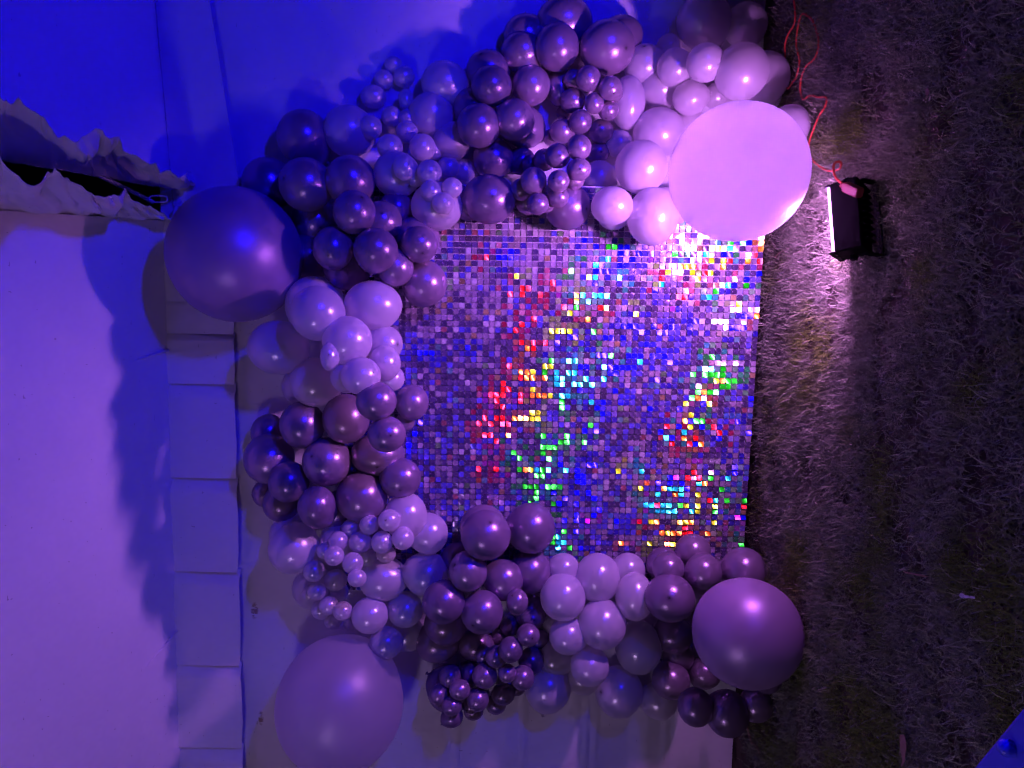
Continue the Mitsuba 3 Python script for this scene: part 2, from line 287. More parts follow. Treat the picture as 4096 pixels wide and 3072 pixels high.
# ------------------------------------------------------------------ the sequin wall
B = math.radians(8.5)
EP = np.array([math.cos(B), -math.sin(B), 0]); NP = np.array([-math.sin(B), -math.cos(B), 0])
P0 = np.array([0, 3.37, 0]); PITCH_U, PITCH_Z, UR, ZB = .0279, .028, .911, .022
N = 70
def panel_px(px, py):
    q = on_plane(px, py, P0, NP)
    return (UR - np.dot(q - P0, EP)) / PITCH_U, (q[2] - ZB) / PITCH_Z              # column from the right, row from below
BALLOONS = {
    'TL': '''1216 551 115 110 M1; 1074 734 106 107 M1; 1224 738 110 110 M3; 1402 723 104 102 M1; 1417 849 89 87 M3; 1332 994 88 82 M3; 1503 1000 88 91 M3; 1525 886 83 84 M2; 1259 878 92 92 M1; 1585 834 70 70 M1; 1676 978 74 75 M2; 1581 1070 77 74 M2; 1697 1133 94 91 M1; 1388 1063 99 98 M1; 1236 1027 95 95 M0; 1666 954 89 89 M0''',
    'TW': '''1395 525 106 104 W0; 1780 336 95 95 W0; 1725 458 90 90 W0; 1807 566 77 77 W0; 1587 699 94 95 W1; 1747 826 99 104 W1; 1494 387 48 53 W2; 1483 509 49 45 W2; 1536 317 39 39 W1; 1617 306 45 43 W1; 1576 260 35 38 W0; 1625 399 46 30 W1; 1567 466 43 42 W3; 1627 527 44 45 W2; 1560 588 53 52 W3; 1690 589 56 53 W3; 1731 607 38 39 W2; 1631 474 38 38 W1; 1618 670 54 46 W3; 1663 711 38 38 W2; 1718 689 51 50 W4; 1793 669 45 45 W3; 1856 685 51 47 W2; 1723 764 43 43 W3; 1809 751 41 41 W4; 1772 813 44 45 W2''',
    'TC': '''2257 92 111 113 M1; 2104 144 91 90 M0; 2090 210 87 86 M1; 2228 189 101 89 M3; 2428 191 114 112 M2; 2485 144 85 87 M1; 1952 282 85 87 M1; 1966 344 84 81 M3; 2124 342 84 77 M2; 1898 435 88 86 M1; 1915 503 91 88 M2; 2058 479 85 81 M4; 2102 515 81 81 M2; 2239 347 84 52 M0; 1973 634 83 83 M1; 1956 797 101 107 M1; 1875 825 60 60 M0; 2269 827 94 95 M1; 2115 808 54 55 M0; 2085 644 57 57 M0''',
    'SM': '''2353 314 54 51 m4; 2294 317 41 40 m2; 2441 352 51 47 m3; 2453 371 39 39 m2; 2290 403 51 52 m3; 2377 414 43 39 m4; 2434 441 43 42 m2; 2321 487 50 47 m4; 2250 525 50 51 m3; 2403 525 50 51 m3; 2316 590 53 50 m4; 2393 608 43 47 m2; 2203 550 34 32 m2; 2230 624 51 51 m4; 2177 640 46 45 m3; 2123 656 39 38 m2; 2316 678 46 49 m3; 2134 723 56 53 m4; 2234 725 46 44 m4; 2085 759 45 44 m3; 2151 816 45 45 m3; 2233 789 42 43 m3; 2185 819 34 33 m2; 2299 722 38 39 m2; 2256 453 32 31 m2''',
    'RW': '''2815 85 116 111 W2; 2982 100 94 90 W1; 2966 287 119 112 W3; 3057 311 109 105 W2; 2822 251 81 78 W3; 2701 271 81 74 W2; 2762 391 72 74 W3; 2675 185 52 50 W0; 2643 350 83 83 W0; 2511 411 112 70 W1; 2578 260 85 85 W0; 2635 532 103 105 W2; 2865 384 55 49 W1; 2565 668 109 106 W3; 2610 867 118 104 W2; 2448 824 78 85 W3; 2455 852 70 69 W1; 2395 713 72 71 W1; 2476 575 57 57 W0; 3158 506 90 86 W1; 2659 811 61 61 W0; 2761 500 65 65 W0; 2936 423 49 49 W0; 3074 391 53 53 W1; 2712 860 37 37 W0''',
    'LW': '''1271 1253 111 112 W4; 1492 1223 101 117 W2; 1258 1223 119 118 W1; 1389 1363 99 101 W3; 1401 1347 85 87 W2; 1534 1375 75 78 W2; 1115 1390 108 127 W2; 1263 1529 99 103 W2; 1201 1543 75 76 W1; 1444 1504 76 81 W4; 1388 1507 66 67 W3; 1539 1453 72 64 W2; 1567 1514 52 52 W1; 1320 1426 59 39 W3''',
    'LM': '''1505 1604 79 82 M4; 1648 1610 72 67 M3; 1547 1737 73 77 M4; 1384 1675 100 96 M3; 1209 1699 94 92 M2; 1075 1730 74 73 M1; 1077 1835 101 104 M3; 1155 1927 83 84 M4; 1308 1847 98 100 M3; 1510 1820 86 109 M2; 1601 1911 81 84 M2; 1447 1986 105 104 M3; 1620 1688 38 39 M1; 1063 1973 56 56 M1; 1126 2011 77 77 M2; 1266 2026 83 76 M4; 1278 2039 79 73 M2; 1354 2042 82 82 M0''',
    'LL': '''1178 2195 102 106 W2; 1167 2141 90 92 W1; 1366 2163 90 89 W1; 1623 2063 94 86 W2; 1713 2134 84 80 W1; 1532 2313 92 97 W2; 1254 2351 85 87 W1; 1705 2295 90 92 W2; 1402 2113 37 38 w3; 1477 2099 40 40 w3; 1557 2081 45 45 w4; 1353 2165 41 40 w3; 1440 2169 44 47 w4; 1528 2169 46 44 w4; 1612 2154 47 44 w3; 1300 2204 34 34 w2; 1336 2223 41 41 w3; 1411 2252 44 43 w3; 1471 2229 38 35 w2; 1544 2216 36 40 w2; 1256 2283 45 45 w3; 1343 2321 45 47 w4; 1428 2312 37 39 w3; 1268 2365 37 37 w3; 1240 2375 34 34 w2; 1354 2364 39 40 w3; 1401 2364 30 28 w2; 1284 2438 40 40 w2; 1315 2422 39 40 w3; 1371 2444 40 40 w3; 1333 2484 35 36 w2; 1357 2490 30 30 w1; 1423 2484 49 47 W1; 1479 2461 75 74 W4; 1621 2440 72 71 W3; 1544 2571 68 69 W3; 1629 2538 71 71 W1''',
    'BM': '''1943 2140 102 100 M3; 1932 2112 95 94 M2; 2123 2112 103 97 M2; 1827 2231 63 62 M0; 1872 2284 84 77 M3; 2014 2319 85 80 M2; 2121 2283 85 83 M1; 1775 2407 90 86 M4; 1928 2448 90 85 M4; 1783 2495 86 87 M2; 1747 2567 86 86 M1; 1906 2580 71 75 M1; 1802 2754 100 95 M0; 2122 2449 76 63 M1''',
    'BS': '''2069 2408 55 44 m3; 2128 2472 37 44 m3; 2125 2440 30 32 m1; 2040 2503 44 42 m3; 2113 2540 47 47 m4; 2153 2555 42 41 m3; 2043 2598 54 49 m4; 1995 2548 35 35 m2; 2126 2643 55 54 m3; 1935 2621 40 35 m2; 1985 2626 47 45 m3; 2028 2693 40 37 m4; 2090 2711 52 48 m3; 1881 2698 50 40 m3; 1939 2703 53 51 m4; 1859 2675 30 28 m1; 1800 2706 47 44 m3; 1755 2779 43 39 m3; 1839 2759 43 43 m4; 1807 2824 42 41 m4; 1808 2867 45 45 m2; 1911 2798 50 45 m4; 1884 2822 36 35 m3; 1894 2843 39 40 m2; 2012 2776 47 47 m4; 1984 2818 41 41 m2; 2068 2754 30 32 m1''',
    'BW': '''2254 2275 64 65 W1; 2391 2310 100 91 W2; 2513 2279 69 68 W1; 2251 2388 97 91 W3; 2409 2496 104 97 W3; 2539 2386 99 78 W2; 2272 2543 78 76 W4; 2553 2589 111 94 W2; 2359 2665 82 78 W4; 2475 2766 108 96 W2; 2191 2750 100 94 W2; 2230 2623 79 79 W1; 2332 2706 75 73 W0; 2635 2802 78 76 W1; 2213 2496 41 41 W0''',
    'BR': '''2772 2206 72 73 M2; 2655 2260 72 73 M1; 2673 2274 65 66 M3; 2814 2286 75 75 M3; 2679 2392 98 102 M4; 2692 2537 78 81 M2; 2975 2281 94 94 M2; 2684 2722 78 78 M4; 2818 2691 66 68 M3; 2782 2828 82 73 M4; 2908 2853 100 89 M3; 3024 2819 73 70 M1; 3067 2712 65 63 M1; 2713 2627 66 63 M1; 2885 2300 63 63 M0; 2784 2383 63 63 M0''',
}
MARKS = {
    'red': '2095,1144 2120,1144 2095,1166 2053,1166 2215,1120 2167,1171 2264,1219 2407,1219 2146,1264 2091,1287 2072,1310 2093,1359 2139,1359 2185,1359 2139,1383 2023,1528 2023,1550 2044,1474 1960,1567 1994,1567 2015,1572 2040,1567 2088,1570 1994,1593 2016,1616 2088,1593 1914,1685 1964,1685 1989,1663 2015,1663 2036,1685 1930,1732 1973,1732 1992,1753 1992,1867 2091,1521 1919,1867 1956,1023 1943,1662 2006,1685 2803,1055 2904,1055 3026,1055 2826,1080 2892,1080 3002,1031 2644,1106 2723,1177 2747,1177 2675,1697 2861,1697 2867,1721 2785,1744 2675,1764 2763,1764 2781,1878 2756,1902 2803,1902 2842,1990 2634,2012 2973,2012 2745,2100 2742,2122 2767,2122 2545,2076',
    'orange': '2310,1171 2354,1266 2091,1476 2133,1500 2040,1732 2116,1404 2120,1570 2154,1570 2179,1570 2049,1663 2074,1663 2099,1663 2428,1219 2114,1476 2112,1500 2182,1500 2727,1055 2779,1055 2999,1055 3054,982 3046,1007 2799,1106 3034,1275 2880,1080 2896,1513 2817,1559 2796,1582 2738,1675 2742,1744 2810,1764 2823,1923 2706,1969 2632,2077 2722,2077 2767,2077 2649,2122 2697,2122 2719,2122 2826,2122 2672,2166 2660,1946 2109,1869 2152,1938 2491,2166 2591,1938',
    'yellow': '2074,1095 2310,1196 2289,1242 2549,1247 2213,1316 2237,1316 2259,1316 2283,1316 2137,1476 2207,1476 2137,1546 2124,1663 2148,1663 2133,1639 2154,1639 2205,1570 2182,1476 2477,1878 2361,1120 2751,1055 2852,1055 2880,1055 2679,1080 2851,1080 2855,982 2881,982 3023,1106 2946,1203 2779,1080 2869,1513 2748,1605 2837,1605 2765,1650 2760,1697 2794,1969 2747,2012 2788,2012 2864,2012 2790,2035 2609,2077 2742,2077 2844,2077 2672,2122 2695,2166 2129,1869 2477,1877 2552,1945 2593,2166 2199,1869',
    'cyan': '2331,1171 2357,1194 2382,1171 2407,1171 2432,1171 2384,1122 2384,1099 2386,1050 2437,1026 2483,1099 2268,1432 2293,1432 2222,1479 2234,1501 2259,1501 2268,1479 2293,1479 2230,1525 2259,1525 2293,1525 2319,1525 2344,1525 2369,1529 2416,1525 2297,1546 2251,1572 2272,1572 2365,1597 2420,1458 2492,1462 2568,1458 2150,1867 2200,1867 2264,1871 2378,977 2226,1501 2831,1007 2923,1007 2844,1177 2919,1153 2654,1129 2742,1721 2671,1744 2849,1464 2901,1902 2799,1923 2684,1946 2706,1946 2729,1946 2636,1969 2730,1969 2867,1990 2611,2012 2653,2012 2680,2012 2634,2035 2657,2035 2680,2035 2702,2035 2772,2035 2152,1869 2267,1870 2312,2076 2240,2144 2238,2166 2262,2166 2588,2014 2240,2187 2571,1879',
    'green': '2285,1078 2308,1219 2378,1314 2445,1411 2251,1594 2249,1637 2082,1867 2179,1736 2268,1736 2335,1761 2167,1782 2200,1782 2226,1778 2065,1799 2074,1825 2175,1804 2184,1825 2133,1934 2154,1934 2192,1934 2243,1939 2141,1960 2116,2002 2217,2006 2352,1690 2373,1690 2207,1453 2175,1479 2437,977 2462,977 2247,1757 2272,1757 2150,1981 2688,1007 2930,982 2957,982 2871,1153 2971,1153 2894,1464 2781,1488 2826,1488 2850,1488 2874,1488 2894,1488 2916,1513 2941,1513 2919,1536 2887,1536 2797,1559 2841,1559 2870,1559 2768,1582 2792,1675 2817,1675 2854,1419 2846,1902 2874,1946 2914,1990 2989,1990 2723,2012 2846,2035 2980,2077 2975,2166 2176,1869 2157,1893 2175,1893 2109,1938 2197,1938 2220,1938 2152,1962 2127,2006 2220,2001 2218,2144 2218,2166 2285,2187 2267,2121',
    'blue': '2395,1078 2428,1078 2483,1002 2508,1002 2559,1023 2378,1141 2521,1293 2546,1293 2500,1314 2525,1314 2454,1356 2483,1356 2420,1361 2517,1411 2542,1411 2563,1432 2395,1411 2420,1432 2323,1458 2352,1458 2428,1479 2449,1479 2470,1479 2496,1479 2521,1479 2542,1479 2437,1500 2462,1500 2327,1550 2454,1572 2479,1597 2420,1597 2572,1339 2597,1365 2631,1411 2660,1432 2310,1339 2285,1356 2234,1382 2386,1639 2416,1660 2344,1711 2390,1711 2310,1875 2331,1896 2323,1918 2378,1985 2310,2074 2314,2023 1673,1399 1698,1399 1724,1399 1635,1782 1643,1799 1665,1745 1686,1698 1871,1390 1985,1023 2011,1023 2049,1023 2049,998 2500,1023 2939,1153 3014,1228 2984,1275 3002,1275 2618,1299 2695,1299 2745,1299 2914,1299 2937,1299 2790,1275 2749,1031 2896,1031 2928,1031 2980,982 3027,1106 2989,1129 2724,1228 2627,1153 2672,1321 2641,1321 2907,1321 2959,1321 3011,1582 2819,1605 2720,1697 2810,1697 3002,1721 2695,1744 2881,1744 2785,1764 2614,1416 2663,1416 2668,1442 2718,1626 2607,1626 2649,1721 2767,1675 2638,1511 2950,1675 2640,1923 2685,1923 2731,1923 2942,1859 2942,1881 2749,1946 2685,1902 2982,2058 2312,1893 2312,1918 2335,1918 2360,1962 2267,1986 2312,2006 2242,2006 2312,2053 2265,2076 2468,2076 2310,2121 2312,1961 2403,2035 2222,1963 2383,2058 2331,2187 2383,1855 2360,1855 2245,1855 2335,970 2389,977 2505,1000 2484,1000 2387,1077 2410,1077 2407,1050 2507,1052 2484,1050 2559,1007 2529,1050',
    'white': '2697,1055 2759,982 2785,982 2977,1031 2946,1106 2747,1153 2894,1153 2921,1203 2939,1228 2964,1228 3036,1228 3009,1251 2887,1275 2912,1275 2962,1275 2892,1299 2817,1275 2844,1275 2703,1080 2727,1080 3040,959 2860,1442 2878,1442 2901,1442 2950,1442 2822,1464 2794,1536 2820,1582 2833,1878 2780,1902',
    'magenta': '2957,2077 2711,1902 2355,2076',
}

LAMP = np.array([.540, 2.306, .125]); BLAMP = np.array([1.72, .10, .17])
RGB = {'red': (1, .0, .01), 'orange': (1, .28, 0), 'yellow': (.55, 1, 0), 'cyan': (0, .95, .55), 'green': (0, 1, .01), 'blue': (0, 0, 1), 'white': (.98, .96, 1), 'magenta': (.7, 0, .8)}  # diffracted lamp colours, put into the foil as base colour
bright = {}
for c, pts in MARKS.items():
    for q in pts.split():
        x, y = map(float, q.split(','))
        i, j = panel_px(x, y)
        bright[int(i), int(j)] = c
def tile(nrm, c, roll, sz, bend):
    n = nrm / np.linalg.norm(nrm)
    x = np.cross([0, 0, 1.0], n); x /= np.linalg.norm(x); z = np.cross(n, x)
    cr, sr = math.cos(roll), math.sin(roll); x, z = cr * x + sr * z, cr * z - sr * x
    g = np.array([-1, 0, 1.0]); a, b = np.meshgrid(g, g, indexing='ij'); a, b = a.ravel(), b.ravel()
    k = np.where((np.abs(a) == 1) & (np.abs(b) == 1), .93, 1.0)
    v = c + np.outer(a * k * sz, x) + np.outer(b * k * sz, z) + np.outer(bend[0] * a * a + bend[1] * b * b + bend[2] * a * b, n)
    return np.vstack([v, v - .0005 * n])
TF = np.vstack([grid_faces(3, 3)[:, ::-1], grid_faces(3, 3) + 9])
SIZE = .01262
tiles = {}
for i in range(N):
    for j in range(N):
        c = P0 + (UR - (i + .5) * PITCH_U) * EP + np.array([0, 0, ZB + (j + .5) * PITCH_Z]) + NP * (.012 + .001 * rng.random())
        px, pz = i, j
        kind = bright.get((i, j))
        n1 = float(np_fbm(np.array([i * .13, j * .13, 1.0]), 3, 3)); n2 = float(np_fbm(np.array([i * .3, j * .16, 5.0]), 2, 7)); r = rng.random()
        tilt = rng.normal(0, 1, 2) * (.035 + .05 * max(0, n2 - .45))
        rows = .06 * (meshkit.noise(np.array([i * .06, j * .9, 3.0])) - .5)
        nrm = NP + tilt[0] * EP + np.array([0, 0, tilt[1] + rows])
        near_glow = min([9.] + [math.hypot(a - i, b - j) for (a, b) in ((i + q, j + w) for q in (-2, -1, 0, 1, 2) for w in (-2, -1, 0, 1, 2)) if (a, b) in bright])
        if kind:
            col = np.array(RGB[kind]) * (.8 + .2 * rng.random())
            lamp = BLAMP if kind == 'blue' and rng.random() < .5 else LAMP
            h = (lamp - c) / np.linalg.norm(lamp - c) + (CAM - c) / np.linalg.norm(CAM - c)
            nrm = h / np.linalg.norm(h) + rng.normal(0, .045, 3)  # tilted so that the lamp glints towards the camera
        else:
            zone = n1 + .12 * (rng.random() - .5)  # zone tones paint in what the foil mirrors: dark surroundings, blue lamp
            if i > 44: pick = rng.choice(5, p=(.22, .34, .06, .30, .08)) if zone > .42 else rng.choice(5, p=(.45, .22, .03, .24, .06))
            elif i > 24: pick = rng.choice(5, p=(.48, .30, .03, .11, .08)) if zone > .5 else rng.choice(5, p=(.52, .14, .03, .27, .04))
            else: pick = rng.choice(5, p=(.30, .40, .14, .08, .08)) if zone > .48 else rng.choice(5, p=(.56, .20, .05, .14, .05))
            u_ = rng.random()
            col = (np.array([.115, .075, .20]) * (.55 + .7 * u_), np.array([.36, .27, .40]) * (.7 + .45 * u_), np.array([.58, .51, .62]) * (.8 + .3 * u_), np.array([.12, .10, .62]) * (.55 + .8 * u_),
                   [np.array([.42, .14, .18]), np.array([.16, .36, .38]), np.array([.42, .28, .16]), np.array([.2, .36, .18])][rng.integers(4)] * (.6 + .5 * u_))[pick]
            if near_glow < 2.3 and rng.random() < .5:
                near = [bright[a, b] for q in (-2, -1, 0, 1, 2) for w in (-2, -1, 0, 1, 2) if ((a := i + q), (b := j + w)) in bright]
                if near: col = .55 * col + .3 * np.array(RGB[near[rng.integers(len(near))]])  # painted flash colour spread onto neighbouring tiles
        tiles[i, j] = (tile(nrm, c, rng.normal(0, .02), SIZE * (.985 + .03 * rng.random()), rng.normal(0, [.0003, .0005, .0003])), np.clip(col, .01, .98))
sw = 'sequin_wall'
bd = box([N * PITCH_U + .012, .006, N * PITCH_Z + .004], P0 + (UR - N * PITCH_U / 2) * EP + np.array([0, 0, ZB + N * PITCH_Z / 2]) - NP * .004, np.stack([EP, -NP, [0, 0, 1]], 1))
put(sw + '__backing', bd, 'mat_clip')
cl = []
for q in range(1, 7):
    cl.append(box([.0022, .004, N * PITCH_Z], P0 + (UR - q * 10 * PITCH_U) * EP + np.array([0, 0, ZB + N * PITCH_Z / 2]) + NP * .001, np.stack([EP, -NP, [0, 0, 1]], 1)))
tag(sw, 'shimmer wall of square sequins, holographic red, green, blue and yellow flashes put into their colours', 'sequin wall')
circ = []                                                                        # balloons in the picture, to know which sequins show
for cname, s in BALLOONS.items():
    for q in s.split(';'):
        a = q.split(); circ.append([float(a[0]), float(a[1]), max(float(a[2]), float(a[3]))])
circ += [[944, 1020, 275], [2952, 692, 288], [2990, 2530, 228]]
circ = np.array(circ)
vis = []
for (i, j), (v, c) in tiles.items():
    m = v[4] - CAM
    px = CX + F * np.dot(m, RGT) / m[1]; py = CY - F * np.dot(m, UPV) / m[1]
    if (np.hypot(circ[:, 0] - px, circ[:, 1] - py) > circ[:, 2] + 6).all(): vis.append((m[1], i, j))
vis.sort()
part = {(i, j) for _, i, j in vis[:300]}
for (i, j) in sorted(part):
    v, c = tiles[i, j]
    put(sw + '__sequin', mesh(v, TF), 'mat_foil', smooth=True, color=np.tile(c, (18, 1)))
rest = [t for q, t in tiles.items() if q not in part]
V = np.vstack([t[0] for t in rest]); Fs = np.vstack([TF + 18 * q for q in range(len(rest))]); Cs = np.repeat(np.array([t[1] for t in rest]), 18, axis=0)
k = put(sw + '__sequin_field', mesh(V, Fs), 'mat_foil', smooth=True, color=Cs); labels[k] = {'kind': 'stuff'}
octa = trimesh.creation.icosphere(0, .0016)
pv, pf = [], []
for q, (v, c) in enumerate(tiles.values()):
    n = np.cross(v[3] - v[4], v[5] - v[4]); n /= np.linalg.norm(n); n *= np.sign(np.dot(n, NP))
    pv.append(octa.vertices + v[4] + .62 * (v[5] - v[4]) + n * .0012); pf.append(octa.faces + 12 * q)
k = put(sw + '__pins', mesh(np.vstack(pv), np.vstack(pf)), 'mat_clip', smooth=True); labels[k] = {'kind': 'stuff'}

# ------------------------------------------------------------------ balloons
def unit_balloon(seg, rings):
    th = np.linspace(0, math.pi * .957, rings)
    r, z = np.sin(th), np.cos(th)
    pear = np.clip((-z - .35) / .65, 0, 1)
    z = z - .10 * pear ** 2
    r = r * (1 - .05 * pear)
    r[0] = 0.0
    r = np.r_[r, .085, .045, .04, .075, .082]; z = np.r_[z, z[-1] - .03, z[-1] - .055, z[-1] - .09, z[-1] - .125, z[-1] - .15]
    a = np.arange(seg) * 2 * math.pi / seg
    v = np.stack([np.outer(r[1:], np.cos(a)), np.outer(r[1:], np.sin(a)), np.repeat(z[1:, None], seg, 1)], -1).reshape(-1, 3)
    v = np.vstack([v, [[0, 0, z[0]]]])
    n = len(r) - 1
    i, j = np.meshgrid(np.arange(n - 1), np.arange(seg), indexing='ij')
    A_, B_ = i * seg + j, i * seg + (j + 1) % seg
    f = np.vstack([np.stack([A_, A_ + seg, B_ + seg], -1).reshape(-1, 3), np.stack([A_, B_ + seg, B_], -1).reshape(-1, 3), [[len(v) - 1, q, (q + 1) % seg] for q in range(seg)]])
    ang = np.arccos(np.clip(v[:, 2] / np.maximum(np.linalg.norm(v, axis=1), 1e-9), -1, 1))
    return mesh(v, f), ang
UB = {'s': unit_balloon(32, 22), 'l': unit_balloon(48, 34), 'g': unit_balloon(96, 64)}
TONE = {'M': [(.30, .21, .33), (.33, .235, .35), (.27, .19, .31), (.36, .26, .375)], 'W': [(.76, .71, .78), (.72, .67, .75), (.79, .74, .80)],
        'G': [(.30, .21, .38)], 'X': [(.84, .79, .85)], 'H': [(.38, .26, .44)], 'Y': [(.74, .70, .78)]}
MAT = {'M': 'mat_mauve', 'W': 'mat_white', 'G': 'mat_giant', 'X': 'mat_giant_white', 'H': 'mat_giant', 'Y': 'mat_giant_white'}
cache = {}
def balloon_ply(res, kind, tone, crown):
    q = (res, kind, tone, crown)
    if q not in cache:
        m, ang = UB[res]
        c = np.tile(np.array(TONE[kind][tone]), (len(m.vertices), 1))
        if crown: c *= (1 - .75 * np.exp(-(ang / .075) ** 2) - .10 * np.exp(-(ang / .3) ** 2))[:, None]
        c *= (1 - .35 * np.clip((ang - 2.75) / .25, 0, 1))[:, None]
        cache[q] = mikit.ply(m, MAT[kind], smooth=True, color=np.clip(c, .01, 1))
    return cache[q]
WHERE = {'TL': 'cluster beside the dark giant', 'TW': 'bluish pale bunch at top left', 'TC': 'dark cluster at top centre', 'SM': 'grape like string at top centre',
         'RW': 'pink lit cluster at top right', 'LW': 'cluster below the dark giant', 'LM': 'cluster halfway down the left', 'LL': 'pale bunch at lower left',
         'BM': 'cluster at bottom centre', 'BS': 'grape like bunch at bottom centre', 'BW': 'cluster under the sequin wall', 'BR': 'cluster at bottom right'}
items = []
for cname, s in BALLOONS.items():
    for q in s.split(';'):
        x, y, rv, rh, k = q.split()
        items.append([float(x), float(y), float(rv), float(rh), k[0], int(k[1]), cname])
items.append([944, 1020, 272, 278, 'G', 3.5, 'giant0']); items.append([2952, 692, 282, 286, 'X', 4.5, 'giant1'])
items.append([1361, 2815, 290, 257, 'Y', 2.5, 'giant2']); items.append([2989, 2530, 226, 227, 'H', 3.5, 'giant3'])
GIANT = {'giant0': 'giant dark mauve balloon at the left, largest of the mauve ones', 'giant1': 'giant white balloon beside the floodlight with a blown out white glare',
         'giant2': 'giant pale balloon at the bottom left, egg shaped, partly out of the picture', 'giant3': 'giant mauve balloon at the bottom right resting by the grass'}
order = sorted(range(len(items)), key=lambda i: items[i][5])
placed, shape = [], {}
for i in order:
    x, y, rv, rh, kd, layer, cname = items[i]
    d = ray(x, y); ct = 1 / np.linalg.norm(d); ox, oy = np.array([x - CX, y - CY]) / math.hypot(x - CX, y - CY)
    av, ah = rv / math.hypot(oy / ct, ox), rh / math.hypot(ox / ct, oy)              # a sphere off the axis looks drawn out: the true half heights and widths
    rp = .5 * (av + ah); shape[i] = (av / rp, ah / rp)
    kk = .55 if layer == 0 else (.66 if layer < 2 else (.88 if kd in 'mw' else .74))
    Y = 2.27 if cname == 'giant1' else 3.62
    for j, cj, rj in placed:                                                     # what it covers in the picture lies behind it
        q = items[j]; dd_ = math.hypot(q[0] - x, q[1] - y); rs = .5 * (q[2] + q[3]) + .5 * (rv + rh)
        if dd_ < .96 * rs: Y = min(Y, cj[1] + (.0 if dd_ < .75 * rs else .02) - (.01 if layer - q[5] >= 1 else 0))
    while Y > 2.0:
        r = rp / F * Y; c = CAM + d * Y
        ok = np.dot(c - W0, NW) > .93 * r and c[2] > (.95 * r if layer > 0 else .5 * r)
        if ok:
            u = np.dot(c - P0, EP)
            if UR - N * PITCH_U - .3 * r < u < UR + .3 * r and c[2] < ZB + N * PITCH_Z + .3 * r: ok = np.dot(c - P0, NP) > .9 * r + .016
        if ok and placed:
            D = np.linalg.norm(PC - c, axis=1); ok = (D > kk * np.minimum(PR + r, 99) - (.35 * np.minimum(PR, r) if layer < 2 else 0)).all()
        if ok or cname == 'giant1': break
        Y -= .006
    placed.append((i, c, r)); PC = np.array([q[1] for q in placed]); PR = np.array([q[2] for q in placed])
pos = {i: (c, r) for i, c, r in placed}
ORD = ['first', 'second', 'third', 'fourth', 'fifth', 'sixth', 'seventh', 'eighth', 'ninth', 'tenth', 'eleventh', 'twelfth', 'thirteenth', 'fourteenth', 'fifteenth', 'sixteenth', 'seventeenth', 'eighteenth', 'nineteenth', 'twentieth', 'twenty-first', 'twenty-second', 'twenty-third']
groups = {}
for i, it in enumerate(items):
    if it[6] in WHERE:
        dep = 'front' if it[5] >= 3 else ('half covered' if it[5] == 2 else 'mostly hidden')
        groups.setdefault((it[6], it[4], dep), []).append(i)
words = {}
for (cname, kd, dep), ids in groups.items():
    ids.sort(key=lambda i: items[i][0])
    what = {'M': 'mauve balloon', 'W': 'white balloon', 'm': 'little mauve balloon', 'w': 'little white balloon'}[kd]
    for n, i in enumerate(ids):
        o = 'only' if len(ids) == 1 else (ORD[n] + ' from left' if n < len(ids) - 1 or n == 0 else 'rightmost')
        words[i] = (f'{dep} {what}, {o} in {WHERE[cname]}', {'M': 'mauve', 'W': 'white', 'm': 'little mauve', 'w': 'little white'}[kd] + ' balloons of the garland')
def rot_to(z):
    z = z / np.linalg.norm(z); a = np.cross([.3, .2, .93], z); a /= np.linalg.norm(a)
    M = np.eye(4); M[:3, 0], M[:3, 1], M[:3, 2] = a, np.cross(z, a), z
    return M
for i, it in enumerate(items):
    x, y, rv, rh, kd, layer, cname = it
    c, r = pos[i]; rm = .5 * (rv + rh)
    mine = [pos[j][0] for j in range(len(items)) if items[j][6] == cname]
    mid = np.mean([q for q in mine if np.linalg.norm(q - c) < .5], axis=0) if cname in WHERE else c
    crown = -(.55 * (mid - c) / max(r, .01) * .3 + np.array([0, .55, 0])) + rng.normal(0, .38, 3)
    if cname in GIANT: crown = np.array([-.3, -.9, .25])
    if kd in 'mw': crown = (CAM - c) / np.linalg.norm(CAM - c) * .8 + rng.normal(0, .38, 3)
    K = kd.upper()
    res = 'g' if cname in GIANT else ('l' if kd in 'MW' else 's')
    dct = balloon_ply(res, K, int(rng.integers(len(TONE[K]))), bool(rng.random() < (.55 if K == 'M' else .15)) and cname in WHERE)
    Sc = np.diag([shape[i][0], 1.0, shape[i][1], 1]) * r; Sc[3, 3] = 1
    M = np.eye(4); M[:3, 3] = c
    M = M @ Sc @ rot_to(crown)
    k = put('balloon' if cname in WHERE else 'giant_balloon', dct, None, to_world=T(M))
    if cname in WHERE: tag(k, words[i][0], 'balloon', words[i][1])
    else: tag(k, GIANT[cname], 'balloon')

